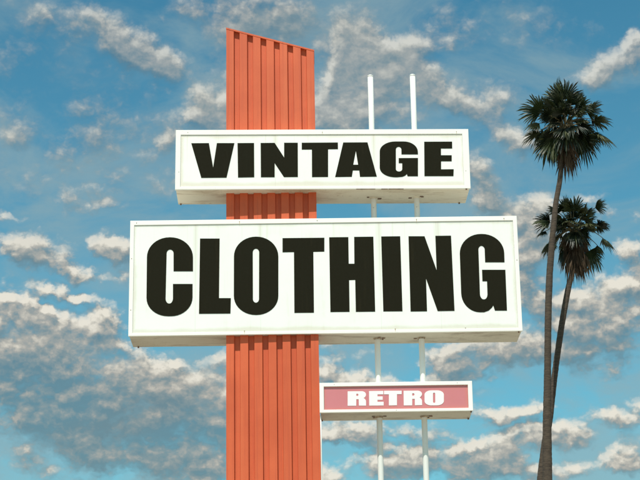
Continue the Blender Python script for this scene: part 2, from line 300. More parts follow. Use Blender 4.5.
# -------------------------------------------------------------------- signs
LETTERS = {"C":[["C",[[[-1.9671,0.0932],[-1.9685,0.3153],[-1.9729,0.364],[-1.9856,0.4117],[-2.0061,0.4572],[-2.0341,0.4994],[-2.0687,0.5371],[-2.1093,0.5695],[-2.1547,0.5958],[-2.2038,0.6153],[-2.2555,0.6274],[-2.3084,0.632],[-2.3209,0.6322],[-2.3737,0.629],[-2.4253,0.6183],[-2.4742,0.6001],[-2.5193,0.5751],[-2.5595,0.5438],[-2.5938,0.5069],[-2.6213,0.4655],[-2.6414,0.4206],[-2.6536,0.3732],[-2.6575,0.3246],[-2.6549,-0.3124],[-2.6507,-0.3569],[-2.6388,-0.4003],[-2.6193,-0.4416],[-2.5929,-0.4798],[-2.56,-0.514],[-2.5216,-0.5433],[-2.4786,-0.5671],[-2.4321,-0.5846],[-2.3831,-0.5957],[-2.3329,-0.5998],[-2.2897,-0.6004],[-2.2396,-0.5975],[-2.1907,-0.5873],[-2.1443,-0.5703],[-2.1016,-0.5466],[-2.0635,-0.5171],[-2.031,-0.4822],[-2.0049,-0.443],[-1.9859,-0.4003],[-1.9744,-0.3553],[-1.9707,-0.3089],[-1.972,-0.105],[-2.2637,-0.1011],[-2.2616,-0.321],[-2.2621,-0.3341],[-2.2639,-0.3469],[-2.2669,-0.359],[-2.2712,-0.3702],[-2.2764,-0.3801],[-2.2826,-0.3885],[-2.2896,-0.3953],[-2.2971,-0.4002],[-2.3051,-0.4032],[-2.3133,-0.4041],[-2.3195,-0.404],[-2.3277,-0.4029],[-2.3357,-0.3997],[-2.3433,-0.3946],[-2.3502,-0.3876],[-2.3564,-0.379],[-2.3617,-0.3689],[-2.3658,-0.3577],[-2.3689,-0.3455],[-2.3706,-0.3327],[-2.3711,-0.3195],[-2.3633,0.3796],[-2.3625,0.3888],[-2.3606,0.3978],[-2.3575,0.4063],[-2.3533,0.4142],[-2.3482,0.4211],[-2.3421,0.4271],[-2.3354,0.4318],[-2.3281,0.4353],[-2.3205,0.4373],[-2.3126,0.438],[-2.3095,0.4379],[-2.3017,0.4371],[-2.2941,0.4348],[-2.2868,0.4312],[-2.2801,0.4262],[-2.274,0.4201],[-2.2689,0.413],[-2.2647,0.4051],[-2.2616,0.3965],[-2.2597,0.3874],[-2.259,0.3782],[-2.2563,0.0971]]]],["L",[[[-1.8639,0.6062],[-1.5698,0.6023],[-1.5775,-0.3304],[-1.401,-0.3328],[-1.4072,-0.5709],[-1.8734,-0.5677]]]],["O",[[[-0.6895,0.3078],[-0.6931,0.3565],[-0.7047,0.4042],[-0.7241,0.4497],[-0.7507,0.4919],[-0.7839,0.5297],[-0.8228,0.5621],[-0.8666,0.5883],[-0.9142,0.6078],[-0.9643,0.6199],[-1.0157,0.6245],[-1.0251,0.6246],[-1.0765,0.6215],[-1.1268,0.6106],[-1.1745,0.5925],[-1.2186,0.5674],[-1.2579,0.5361],[-1.2916,0.4992],[-1.3186,0.4578],[-1.3385,0.4128],[-1.3506,0.3654],[-1.3548,0.3168],[-1.3569,-0.2979],[-1.353,-0.3444],[-1.3413,-0.3898],[-1.3219,-0.4331],[-1.2954,-0.473],[-1.2625,-0.5088],[-1.2239,-0.5395],[-1.1807,-0.5643],[-1.1338,-0.5826],[-1.0844,-0.5941],[-1.0337,-0.5985],[-1.0213,-0.5986],[-0.9706,-0.5957],[-0.9211,-0.5856],[-0.8739,-0.5685],[-0.8304,-0.5449],[-0.7914,-0.5153],[-0.7581,-0.4804],[-0.7312,-0.4412],[-0.7113,-0.3985],[-0.699,-0.3534],[-0.6946,-0.307]],[[-1.0728,0.3752],[-1.0722,0.3845],[-1.0705,0.3935],[-1.0677,0.402],[-1.0639,0.4098],[-1.0591,0.4168],[-1.0535,0.4228],[-1.0472,0.4275],[-1.0404,0.431],[-1.0333,0.4331],[-1.0259,0.4337],[-1.0228,0.4336],[-1.0155,0.4328],[-1.0083,0.4306],[-1.0016,0.4269],[-0.9954,0.422],[-0.9898,0.4159],[-0.9851,0.4088],[-0.9813,0.4008],[-0.9786,0.3922],[-0.977,0.3832],[-0.9765,0.3739],[-0.9828,-0.3515],[-0.9835,-0.3605],[-0.9852,-0.3694],[-0.9881,-0.3777],[-0.992,-0.3854],[-0.9968,-0.3923],[-1.0023,-0.3981],[-1.0086,-0.4028],[-1.0154,-0.4062],[-1.0225,-0.4082],[-1.0297,-0.4088],[-1.0266,-0.4089],[-1.0339,-0.4081],[-1.041,-0.4059],[-1.0477,-0.4023],[-1.0539,-0.3974],[-1.0594,-0.3914],[-1.0642,-0.3845],[-1.068,-0.3766],[-1.0708,-0.3682],[-1.0725,-0.3593],[-1.073,-0.3502]]]],["T",[[[-0.6245,0.5961],[0.0051,0.5942],[0.0015,0.3738],[-0.1641,0.3728],[-0.1685,-0.5751],[-0.459,-0.5743],[-0.4547,0.3734],[-0.6265,0.3725]]]],["H",[[[0.0772,0.5999],[0.3655,0.5993],[0.3632,0.179],[0.4474,0.1778],[0.4533,0.6014],[0.7416,0.6008],[0.7406,-0.5715],[0.453,-0.5708],[0.4544,-0.0765],[0.3641,-0.0785],[0.3603,-0.5695],[0.0758,-0.5688]]]],["I",[[[0.8608,0.6025],[1.1461,0.602],[1.1459,-0.5707],[0.8613,-0.57]]]],["N",[[[1.2715,0.6003],[1.5129,0.597],[1.6758,0.0599],[1.6762,0.6014],[1.9115,0.6016],[1.9194,-0.5749],[1.6687,-0.5746],[1.5126,-0.0649],[1.5108,-0.5757],[1.2664,-0.5755]]]],["G",[[[2.6978,0.1702],[2.7005,0.3144],[2.6974,0.3617],[2.6864,0.408],[2.6677,0.4522],[2.6417,0.493],[2.6091,0.5297],[2.5708,0.5611],[2.5276,0.5866],[2.4806,0.6054],[2.431,0.6172],[2.38,0.6217],[2.3611,0.6219],[2.3101,0.6187],[2.2602,0.6078],[2.2127,0.5894],[2.1689,0.564],[2.1297,0.5323],[2.0962,0.495],[2.0692,0.4531],[2.0493,0.4076],[2.0371,0.3596],[2.0328,0.3104],[2.0288,-0.3024],[2.0318,-0.349],[2.0415,-0.3944],[2.0576,-0.4376],[2.0797,-0.4776],[2.1072,-0.5133],[2.1395,-0.5439],[2.1757,-0.5687],[2.2151,-0.587],[2.2565,-0.5984],[2.2991,-0.6026],[2.3579,-0.6034],[2.4271,-0.5786],[2.4788,-0.5311],[2.4988,-0.4992],[2.5199,-0.5799],[2.6995,-0.5824],[2.7047,0.0524],[2.3555,0.0572],[2.354,-0.1219],[2.4224,-0.1228],[2.4202,-0.3206],[2.4194,-0.3337],[2.4174,-0.3465],[2.4141,-0.3586],[2.4096,-0.3698],[2.4041,-0.3798],[2.3977,-0.3882],[2.3906,-0.395],[2.3829,-0.3999],[2.3748,-0.4029],[2.3666,-0.4038],[2.3604,-0.4037],[2.3521,-0.4026],[2.3441,-0.3994],[2.3365,-0.3943],[2.3295,-0.3873],[2.3233,-0.3786],[2.3181,-0.3686],[2.3138,-0.3573],[2.3108,-0.345],[2.309,-0.3322],[2.3084,-0.3191],[2.3149,0.3754],[2.3156,0.3846],[2.3175,0.3936],[2.3206,0.4022],[2.3248,0.41],[2.33,0.417],[2.336,0.423],[2.3428,0.4277],[2.3501,0.4312],[2.3577,0.4333],[2.3656,0.4339],[2.3593,0.434],[2.3671,0.4331],[2.3748,0.4309],[2.382,0.4272],[2.3887,0.4223],[2.3946,0.4162],[2.3997,0.409],[2.4037,0.4011],[2.4066,0.3924],[2.4084,0.3834],[2.409,0.3741],[2.4074,0.1741]]]]],"V":[["V",[[[-1.9882,0.2676],[-1.7216,0.2686],[-1.6546,-0.1255],[-1.6005,0.2681],[-1.3357,0.2671],[-1.4524,-0.2889],[-1.832,-0.2913]]]],["I",[[[-1.2884,0.2669],[-1.0385,0.268],[-1.0349,-0.2846],[-1.2794,-0.2876]]]],["N",[[[-0.9381,0.2676],[-0.726,0.2688],[-0.5833,0.0314],[-0.582,0.2703],[-0.3755,0.2695],[-0.3779,-0.2834],[-0.5869,-0.2845],[-0.7272,-0.0568],[-0.7281,-0.2859],[-0.9351,-0.2851]]]],["T",[[[-0.3148,0.2693],[0.2333,0.2713],[0.2336,0.1617],[0.0839,0.1602],[0.0781,-0.2854],[-0.165,-0.2863],[-0.1624,0.1571],[-0.3158,0.1577]]]],["A",[[[0.3149,0.271],[0.6831,0.2716],[0.8137,-0.2825],[0.5589,-0.2854],[0.5495,-0.1829],[0.4532,-0.1825],[0.4363,-0.2849],[0.1836,-0.2878]],[[0.5041,0.1343],[0.5342,-0.0902],[0.4605,-0.0899]]]],["G",[[[1.4451,0.0738],[1.4447,0.1206],[1.4419,0.1459],[1.4341,0.1707],[1.4213,0.1943],[1.404,0.2161],[1.3826,0.2355],[1.3575,0.2522],[1.3294,0.2656],[1.299,0.2755],[1.267,0.2816],[1.2343,0.2837],[1.107,0.2842],[1.0698,0.2823],[1.0334,0.2765],[0.9988,0.2669],[0.9667,0.2537],[0.938,0.2372],[0.9134,0.2179],[0.8934,0.1963],[0.8787,0.1728],[0.8694,0.1481],[0.866,0.1227],[0.8603,-0.1359],[0.8627,-0.1604],[0.8708,-0.1844],[0.8845,-0.2072],[0.9034,-0.2283],[0.927,-0.2471],[0.9548,-0.2632],[0.9861,-0.2762],[1.0201,-0.2857],[1.056,-0.2916],[1.0928,-0.2937],[1.1249,-0.2938],[1.2006,-0.2861],[1.2427,-0.2682],[1.2679,-0.2422],[1.2783,-0.2784],[1.435,-0.2791],[1.4434,0.0152],[1.1515,0.0143],[1.1495,-0.0665],[1.2025,-0.0667],[1.2001,-0.1614],[1.1993,-0.1677],[1.1975,-0.1739],[1.1946,-0.1797],[1.1908,-0.1851],[1.186,-0.1898],[1.1805,-0.1939],[1.1744,-0.1972],[1.1677,-0.1996],[1.1608,-0.201],[1.1537,-0.2015],[1.148,-0.2015],[1.1409,-0.201],[1.134,-0.1994],[1.1275,-0.197],[1.1215,-0.1937],[1.1162,-0.1896],[1.1117,-0.1847],[1.1081,-0.1793],[1.1056,-0.1735],[1.104,-0.1673],[1.1036,-0.161],[1.1114,0.1562],[1.1121,0.1626],[1.1138,0.1688],[1.1164,0.1746],[1.12,0.18],[1.1244,0.1849],[1.1295,0.189],[1.1351,0.1923],[1.1412,0.1947],[1.1477,0.1962],[1.1542,0.1966],[1.1607,0.1961],[1.1671,0.1946],[1.1731,0.1921],[1.1787,0.1888],[1.1836,0.1846],[1.1878,0.1798],[1.1912,0.1743],[1.1936,0.1684],[1.1951,0.1622],[1.1956,0.1559],[1.1948,0.0748]]]],["E",[[[1.5459,0.2785],[1.9701,0.2789],[1.9682,0.1671],[1.7972,0.1678],[1.7937,0.0583],[1.9569,0.0576],[1.9536,-0.0395],[1.7924,-0.0388],[1.7882,-0.1699],[1.9794,-0.1687],[1.9718,-0.2793],[1.5333,-0.2775]]]]],"R":[["R",[[[-0.7052,0.0946],[-0.5036,0.0939],[-0.4933,0.0933],[-0.4833,0.0915],[-0.4738,0.0886],[-0.465,0.0847],[-0.4573,0.0798],[-0.4507,0.074],[-0.4454,0.0676],[-0.4416,0.0607],[-0.4393,0.0534],[-0.4386,0.0459],[-0.4388,0.0375],[-0.4394,0.0325],[-0.4408,0.0272],[-0.4431,0.0217],[-0.4463,0.0163],[-0.4502,0.0109],[-0.4547,0.0058],[-0.4597,0.0011],[-0.4651,-0.0031],[-0.4709,-0.0067],[-0.4767,-0.0096],[-0.4709,-0.0123],[-0.4654,-0.0156],[-0.46,-0.0196],[-0.4551,-0.0241],[-0.4508,-0.0289],[-0.4471,-0.0341],[-0.4441,-0.0394],[-0.4419,-0.0448],[-0.4406,-0.05],[-0.4401,-0.055],[-0.4405,-0.1222],[-0.5444,-0.1207],[-0.5455,-0.0255],[-0.5811,-0.025],[-0.5841,-0.1216],[-0.7086,-0.1213]],[[-0.5798,0.0493],[-0.5797,0.0506],[-0.5793,0.0519],[-0.5788,0.0531],[-0.5781,0.0542],[-0.5773,0.0552],[-0.5763,0.0561],[-0.5752,0.0567],[-0.574,0.0572],[-0.5727,0.0575],[-0.5714,0.0576],[-0.5646,0.0575],[-0.562,0.0573],[-0.5595,0.0567],[-0.5571,0.0557],[-0.5549,0.0544],[-0.553,0.0528],[-0.5514,0.051],[-0.55,0.0489],[-0.5491,0.0466],[-0.5485,0.0443],[-0.5484,0.0418],[-0.5484,0.039],[-0.5487,0.0366],[-0.5493,0.0343],[-0.5503,0.0321],[-0.5517,0.03],[-0.5534,0.0282],[-0.5554,0.0266],[-0.5576,0.0254],[-0.56,0.0245],[-0.5626,0.024],[-0.5651,0.0238],[-0.5747,0.024],[-0.5756,0.024],[-0.5764,0.0243],[-0.5772,0.0246],[-0.5779,0.0251],[-0.5786,0.0257],[-0.5791,0.0263],[-0.5796,0.0271],[-0.5799,0.0279],[-0.5801,0.0288],[-0.5801,0.0296]]]],["E",[[[-0.3925,0.0945],[-0.184,0.0944],[-0.1852,0.0424],[-0.2701,0.0436],[-0.2708,0.0128],[-0.1941,0.0117],[-0.1952,-0.0388],[-0.2718,-0.0377],[-0.2725,-0.0685],[-0.1821,-0.0683],[-0.1833,-0.1229],[-0.394,-0.1228]]]],["T",[[[-0.173,0.0957],[0.0847,0.0935],[0.0834,0.0415],[0.0149,0.0425],[0.0109,-0.1228],[-0.1068,-0.1239],[-0.103,0.0413],[-0.1742,0.0423]]]],["R",[[[0.113,0.0917],[0.3159,0.091],[0.3262,0.0904],[0.3362,0.0886],[0.3456,0.0857],[0.3543,0.0818],[0.362,0.0769],[0.3686,0.0712],[0.3738,0.0647],[0.3775,0.0578],[0.3797,0.0505],[0.3803,0.0431],[0.3802,0.0374],[0.3796,0.0324],[0.3781,0.027],[0.3758,0.0214],[0.3727,0.0157],[0.3689,0.01],[0.3645,0.0046],[0.3596,-0.0005],[0.3543,-0.0051],[0.3488,-0.0092],[0.3431,-0.0125],[0.3486,-0.0156],[0.354,-0.0194],[0.3591,-0.0238],[0.3638,-0.0286],[0.3679,-0.0338],[0.3715,-0.0392],[0.3744,-0.0448],[0.3765,-0.0503],[0.3778,-0.0556],[0.3782,-0.0606],[0.3782,-0.125],[0.2729,-0.1264],[0.2742,-0.0312],[0.2358,-0.0307],[0.2332,-0.1272],[0.1102,-0.1269]],[[0.2379,0.045],[0.238,0.0463],[0.2384,0.0476],[0.2389,0.0488],[0.2396,0.05],[0.2404,0.0509],[0.2415,0.0518],[0.2426,0.0525],[0.2438,0.053],[0.245,0.0532],[0.2463,0.0533],[0.2545,0.0532],[0.2571,0.053],[0.2596,0.0524],[0.262,0.0514],[0.2641,0.0501],[0.266,0.0485],[0.2677,0.0467],[0.269,0.0446],[0.2699,0.0423],[0.2704,0.04],[0.2706,0.0376],[0.2704,0.0319],[0.2701,0.0295],[0.2695,0.0272],[0.2684,0.025],[0.267,0.0229],[0.2653,0.0211],[0.2633,0.0196],[0.2611,0.0183],[0.2587,0.0174],[0.2561,0.0169],[0.2536,0.0167],[0.2426,0.0169],[0.2417,0.017],[0.2409,0.0172],[0.2401,0.0175],[0.2394,0.018],[0.2388,0.0186],[0.2382,0.0193],[0.2378,0.02],[0.2375,0.0208],[0.2373,0.0217],[0.2373,0.0226]]]],["O",[[[0.4177,0.0285],[0.4191,0.0386],[0.4228,0.0484],[0.4289,0.0577],[0.4371,0.0663],[0.4473,0.0739],[0.4592,0.0804],[0.4725,0.0856],[0.4869,0.0893],[0.502,0.0916],[0.5174,0.0922],[0.6038,0.0914],[0.6192,0.0905],[0.6341,0.088],[0.6483,0.084],[0.6613,0.0786],[0.6729,0.0719],[0.6827,0.0641],[0.6905,0.0554],[0.6961,0.046],[0.6994,0.0361],[0.7003,0.026],[0.6973,-0.0678],[0.6957,-0.0779],[0.6918,-0.0877],[0.6856,-0.097],[0.6773,-0.1056],[0.667,-0.1132],[0.655,-0.1197],[0.6417,-0.125],[0.6273,-0.1288],[0.6122,-0.1311],[0.5968,-0.1318],[0.5134,-0.1315],[0.498,-0.1306],[0.483,-0.1282],[0.4688,-0.1243],[0.4558,-0.119],[0.4441,-0.1124],[0.4342,-0.1047],[0.4263,-0.096],[0.4205,-0.0867],[0.4171,-0.0769],[0.4161,-0.0668]],[[0.5407,0.0394],[0.5409,0.0423],[0.5415,0.0451],[0.5425,0.0477],[0.5438,0.0501],[0.5453,0.0523],[0.5472,0.0541],[0.5492,0.0556],[0.5514,0.0566],[0.5537,0.0573],[0.5561,0.0575],[0.5602,0.0574],[0.5626,0.0572],[0.5649,0.0565],[0.567,0.0553],[0.569,0.0538],[0.5708,0.0519],[0.5722,0.0497],[0.5734,0.0473],[0.5743,0.0446],[0.5748,0.0418],[0.5749,0.039],[0.5723,-0.0773],[0.5721,-0.0802],[0.5715,-0.0829],[0.5705,-0.0856],[0.5692,-0.088],[0.5676,-0.0901],[0.5658,-0.092],[0.5638,-0.0934],[0.5616,-0.0945],[0.5593,-0.0951],[0.5569,-0.0953],[0.5528,-0.0952],[0.5504,-0.095],[0.5482,-0.0943],[0.546,-0.0932],[0.544,-0.0917],[0.5423,-0.0898],[0.5408,-0.0876],[0.5396,-0.0851],[0.5388,-0.0825],[0.5383,-0.0797],[0.5381,-0.0769]]]]]}
LETTERS['V'] = [[g, [[(u*1.0043, v*1.0043) for u, v in pl] for pl in ps]] for g, ps in LETTERS['V']]
def fill(polys, y, thick, bm):
    """flat letter with holes, slightly raised off the sheet"""
    loops = [[Vector((u, v, 0)) for u, v in pl] for pl in polys]
    flat = [p for l in loops for p in l]
    tris = tessellate_polygon(loops)
    fr = [bm.verts.new((p.x, y-thick, p.y)) for p in flat]
    for a, b, c in tris:
        try: bm.faces.new((fr[a], fr[b], fr[c]))
        except ValueError: pass
    bk = [bm.verts.new((p.x, y, p.y)) for p in flat]
    o = 0
    for l in loops:
        n = len(l)
        for k in range(n):
            bm.faces.new((fr[o+k], fr[o+(k+1) % n], bk[o+(k+1) % n], bk[o+k]))
        o += n
    bmesh.ops.recalc_face_normals(bm, faces=bm.faces)
    # make sure the front looks towards -Y
    for f in bm.faces:
        if abs(f.normal.y) > .9 and f.normal.y > 0 and f.calc_center_median().y < y-thick*.5: f.normal_flip()

def sign(name, label, centre, w, h, d, yaw, roll, fr, faceM, underM, key, letM, lcol, rec=.012):
    """cabinet in local space: x right, y depth (front at 0), z up.  fr = frame widths (left,right,top,bottom)"""
    t = empty(name, centre, label, 'sign')
    t.rotation_euler = (0, -roll, yaw)
    hw, hh = w/2, h/2
    L, Rr, T, B = fr
    bm = bmesh.new()
    box(bm, -hw+.012, hw-.012, rec+.006, d, -hh+.006, hh-.006, 0, .004)
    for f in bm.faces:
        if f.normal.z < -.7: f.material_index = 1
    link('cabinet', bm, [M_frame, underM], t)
    # mitred frame with a small return lip
    bm = bmesh.new()
    o = [(-hw, -hh), (hw, -hh), (hw, hh), (-hw, hh)]
    i = [(-hw+L, -hh+B), (hw-Rr, -hh+B), (hw-Rr, hh-T), (-hw+L, hh-T)]
    be = .004
    o2 = [(-hw+be, -hh+be), (hw-be, -hh+be), (hw-be, hh-be), (-hw+be, hh-be)]
    i2 = [(-hw+L-be, -hh+B-be), (hw-Rr+be, -hh+B-be), (hw-Rr+be, hh-T+be), (-hw+L-be, hh-T+be)]
    layers = [(o, .035), (o, be), (o2, 0), (i2, 0), (i, be), (i, rec+.004), (i, .035)]
    rings = [[bm.verts.new((x, y, z)) for x, z in pl] for pl, y in layers]
    for a, b in zip(rings, rings[1:]+rings[:1]):
        for k in range(4): bm.faces.new((a[k], a[(k+1) % 4], b[(k+1) % 4], b[k]))
    bmesh.ops.recalc_face_normals(bm, faces=bm.faces)
    link('frame', bm, M_frame, t)
    # sheet face (fine grid so it can bow a little)
    bm = bmesh.new()
    nx, nz = 60, 16
    g = 0.0015
    x0, x1, z0, z1 = -hw+L+g, hw-Rr-g, -hh+B+g, hh-T-g
    rnd = random.Random(key); ph = [rnd.uniform(0, 6.28) for _ in range(4)]
    def yy(a, b):
        e = math.sin(math.pi*a)*math.sin(math.pi*b)
        return rec + e*.0016*(math.sin(a*9+ph[0])+math.sin(a*21+b*3+ph[1])*.5)
    vv = [[bm.verts.new((x0+(x1-x0)*a/nx, yy(a/nx, b/nz), z0+(z1-z0)*b/nz)) for b in range(nz+1)] for a in range(nx+1)]
    for a in range(nx):
        for b in range(nz):
            f = bm.faces.new((vv[a][b], vv[a+1][b], vv[a+1][b+1], vv[a][b+1])); f.smooth = True
    link('face', bm, faceM, t)
    # letters
    for ch, polys in LETTERS[key]:
        bm = bmesh.new(); fill(polys, rec+.002, .006, bm)
        lt = link('letter', bm, letM, t)
        lt['label'] = '%s letter %s' % (lcol, ch[0])
    return t

def bolt(t, x, z, r=.010, m=None):
    bm = bmesh.new()
    bmesh.ops.create_uvsphere(bm, u_segments=8, v_segments=6, radius=r, matrix=Matrix.Translation((x, 0, z)) @ Matrix.Diagonal((1, .5, 1, 1)))
    link('bolt', bm, m or M_rust, t)

def drip(t, x, y, z, w, h, dp=.02):
    bm = bmesh.new(); box(bm, x-w, x+w, y-dp, y+dp, z-h, z, 0, min(w, h, dp)*.4)
    link('rust_patch', bm, M_rust, t)

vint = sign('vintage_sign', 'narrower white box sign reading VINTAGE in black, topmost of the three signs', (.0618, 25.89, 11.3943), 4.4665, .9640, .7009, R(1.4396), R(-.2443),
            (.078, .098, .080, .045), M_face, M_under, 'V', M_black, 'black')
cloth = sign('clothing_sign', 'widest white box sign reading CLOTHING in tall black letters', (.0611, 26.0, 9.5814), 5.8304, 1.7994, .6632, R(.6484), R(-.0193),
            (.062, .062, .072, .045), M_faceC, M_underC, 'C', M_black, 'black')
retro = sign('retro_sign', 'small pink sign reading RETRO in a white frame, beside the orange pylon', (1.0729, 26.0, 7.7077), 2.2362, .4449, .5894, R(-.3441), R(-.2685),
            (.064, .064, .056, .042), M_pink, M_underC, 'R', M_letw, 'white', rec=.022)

for x, z in ((-2.82, .862), (-1.27, .862), (-.10, .864), (1.4, .862), (2.72, .862), (-1.20, -.845), (1.03, -.845), (2.07, -.845), (-2.885, .3), (-2.885, -.5), (2.885, .2)): bolt(cloth, x, z, .007)
for x, z in ((-2.05, .44), (0, .44), (2.05, .44), (-2.18, -.2), (2.17, -.2)): bolt(vint, x, z, .0055)
for x, z in ((-.9, .195), (.9, .195), (0, -.2)): bolt(retro, x, z, .005)
# thin rust runs below some fixings, laid on the frame
def run_stain(t_, x, z, w, h):
    bm = bmesh.new(); n = 6; L_, R_ = [], []
    for k in range(n+1):
        ww = w*(1-.75*k/n)*(1+.25*math.sin(k*2.1+x*9)); zz = z-h*k/n
        L_.append(bm.verts.new((x-ww, -.0012, zz))); R_.append(bm.verts.new((x+ww, -.0012, zz)))
    for k in range(n): bm.faces.new((L_[k], L_[k+1], R_[k+1], R_[k]))
    link('rust_run', bm, M_stain, t_)
for x, z, h in ((-1.27, .858, .045), (1.4, .858, .05), (2.72, .858, .03), (-1.2, -.85, .04), (1.03, -.85, .035)): run_stain(cloth, x, z, .0045, h)
for x, z, h in ((0, .436, .03), (2.05, .436, .035)): run_stain(vint, x, z, .004, h)
# rusty seam patches on the lower edges
for x, w in ((.55, .05), (.68, .11), (.93, .05), (1.08, .09), (1.17, .05)): drip(vint, x, .012, -.4805, w, .006, .010)
for t_, pts in ((vint, ((-2.18, .66), (2.17, .02), (2.12, .66))), (cloth, ((-2.82, .62), (2.86, .03))), (retro, ((-1.09, .5), (1.08, .5), (1.09, .03)))):
    hh = {vint: .48, cloth: .90, retro: .2225}[t_]
    for x, y in pts: drip(t_, x, y, -hh+.002, .012, .022, .012)
# rusty collars where the poles leave the undersides
for t_, hh in ((vint, .48), (cloth, .8997), (retro, .2225)):
    inv = t_.rotation_euler.to_matrix().transposed()
    for px in (.832, 1.494):
        for sgn in (-1,):
            loc = inv @ Vector((px - t_.location.x, POLE_Y - t_.location.y, 0))
            bm = bmesh.new()
            bmesh.ops.create_cone(bm, cap_ends=True, segments=24, radius1=.050, radius2=.060, depth=.02, matrix=Matrix.Translation((loc.x, loc.y, -hh-.006)))
            link('pole_collar', bm, M_brk if t_ is not vint else M_under, t_)
            for k in range(3):
                a = random.uniform(0, 6.28)
                drip(t_, loc.x + .10*math.cos(a), loc.y + .08*math.sin(a), -hh+.003, random.uniform(.012, .03), .006, .02)

# -------------------------------------------------------------------- palms
def frond(bm, rng, base, az, el, pet, rad, spread, droop, mi, seg=26, fold=.35, stalk=4, roll=0):
    """one fan leaf: curved stalk + pleated blade cut into drooping fingers"""
    d = Vector((math.cos(el)*math.cos(az), math.cos(el)*math.sin(az), math.sin(el)))
    p = Vector(base); pts = [p.copy()]
    n = 6
    for k in range(n):
        d = (d + Vector((0, 0, -droop*.22))).normalized()
        p = p + d*(pet/n); pts.append(p.copy())
    tube(bm, pts, [.028-.016*k/n for k in range(n+1)], 5, False, stalk)
    side = d.cross(Vector((0, 0, 1)))
    if side.length < .1: side = Vector((math.cos(az+1.57), math.sin(az+1.57), 0))
    side.normalize()
    up = side.cross(d).normalized()
    q = Matrix.Rotation(roll, 3, d); side = q @ side; up = q @ up
    hub = p - d*.03
    edge = []
    for k in range(seg+1):
        a = -spread + 2*spread*k/seg
        pleat = (.035 if k % 2 else -.035)
        edge.append((a, pleat))
    rb = rad*.40
    hv = bm.verts.new(hub)
    def pt(a, r, lift):
        v = d*(math.cos(a)*r) + side*(math.sin(a)*r) + up*(lift - fold*abs(math.sin(a))**1.5*r*.5)
        w = hub + v
        g = max(0, r - rad*.35)
        w.z -= droop*.55*g*g/rad*1.0
        return w
    ring = [bm.verts.new(pt(a, rb*(.95+.05*math.cos(a)), pl)) for a, pl in edge]
    for k in range(seg):
        f = bm.faces.new((hv, ring[k], ring[k+1])); f.material_index = mi
    for k in range(seg):
        a0, p0 = edge[k]; a1, p1 = edge[k+1]; am = (a0+a1)/2
        if rng.random() < .04: continue
        L = rad*(.62 + .40*math.cos(am*.9))*rng.uniform(.80, 1.12)
        r1 = rb + (L-rb)*.35; r2 = rb + (L-rb)*.70
        jt = rng.uniform(-.05, .05); tw = rng.uniform(0, .10)*rad
        wa = (a1-a0)/2
        m0, m1 = bm.verts.new(pt(am-wa*.92+jt*.3, r1, p0*.6)), bm.verts.new(pt(am+wa*.92+jt*.3, r1, p1*.6))
        q0, q1 = pt(am-wa*.62+jt, r2, 0), pt(am+wa*.62+jt, r2, 0)
        q0.z -= tw*.3; q1.z -= tw*.3
        q0 = bm.verts.new(q0); q1 = bm.verts.new(q1)
        tip = pt(am+jt*2, L, 0); tip.z -= tw + droop*.04*rad
        tp = bm.verts.new(tip)
        m = mi if rng.random() > .12 else 2
        for q in ((ring[k], ring[k+1], m1, m0), (m0, m1, q1, q0), (q0, q1, tp)):
            f = bm.faces.new(q); f.material_index = m

def palm(label, line, radii, crown_c, fronds, skirt, seed, grow=1.25):
    rng = random.Random(seed)
    x0, y0 = line[-1][0], line[-1][1]
    t = empty('palm_tree', (x0, y0, 0), label, 'palm tree', 'tall palm trees beyond the signs')
    # smooth trunk
    P = [Vector((x-x0, y-y0, z)) for x, y, z in reversed(line)]
    fine, rr = [], []
    zmax = P[-1].z
    N = 300
    for k in range(N+1):
        z = zmax*k/N
        for a, b, ra, rb in zip(P, P[1:], radii[::-1], radii[::-1][1:]):
            if a.z <= z <= b.z+1e-6:
                s_ = (z-a.z)/(b.z-a.z) if b.z > a.z else 0
                q = a.lerp(b, s_); r = ra + (rb-ra)*s_
        fine.append(q); rr.append(r*(1 + .05*((z*4.3 + .3*math.sin(z*1.7)) % 1.0) + rng.uniform(-.025, .025) + .04*math.sin(z*.9)))
    for _ in range(4):
        fine = [fine[0]] + [(fine[i-1]+fine[i]*2+fine[i+1])/4 for i in range(1, N)] + [fine[-1]]
    bm = bmesh.new(); tube(bm, fine, rr, 14)
    link('trunk', bm, M_bark, t)
    c = Vector((crown_c[0]-x0, crown_c[1]-y0, crown_c[2]))
    # green crown
    bm = bmesh.new()
    for (az, el, pet, rad, dr, mi, roll) in fronds:
        b0 = c + Vector((math.cos(R(az))*.12, math.sin(R(az))*.12, rng.uniform(-.15, .2)))
        frond(bm, rng, b0, R(az), R(el), pet*1.0, rad*grow, R(rng.uniform(72, 98)), dr*.8, mi, roll=R(roll), fold=rng.uniform(.3, .9))
    link('crown', bm, [M_leafA, M_leafB, M_leafC, M_dead, M_stalk], t)
    # dead leaves hanging below
    bm = bmesh.new()
    sw, sh, n = skirt
    for k in range(n):
        az = rng.uniform(0, 360); z = -rng.uniform(0, 1)**1.0*sh*.55 + .05
        b0 = c + Vector((math.cos(R(az))*.10, math.sin(R(az))*.10, z - .1))
        frond(bm, rng, b0, R(az), R(rng.uniform(-62, -30)), sw*rng.uniform(.35, .6), sh*rng.uniform(.38, .52), R(rng.uniform(24, 50)), 1.9, 3, seg=12, fold=1.4, stalk=3)
    link('dead_leaf_skirt', bm, [M_leafA, M_leafB, M_dead, M_dead, M_stalk], t)
    return t

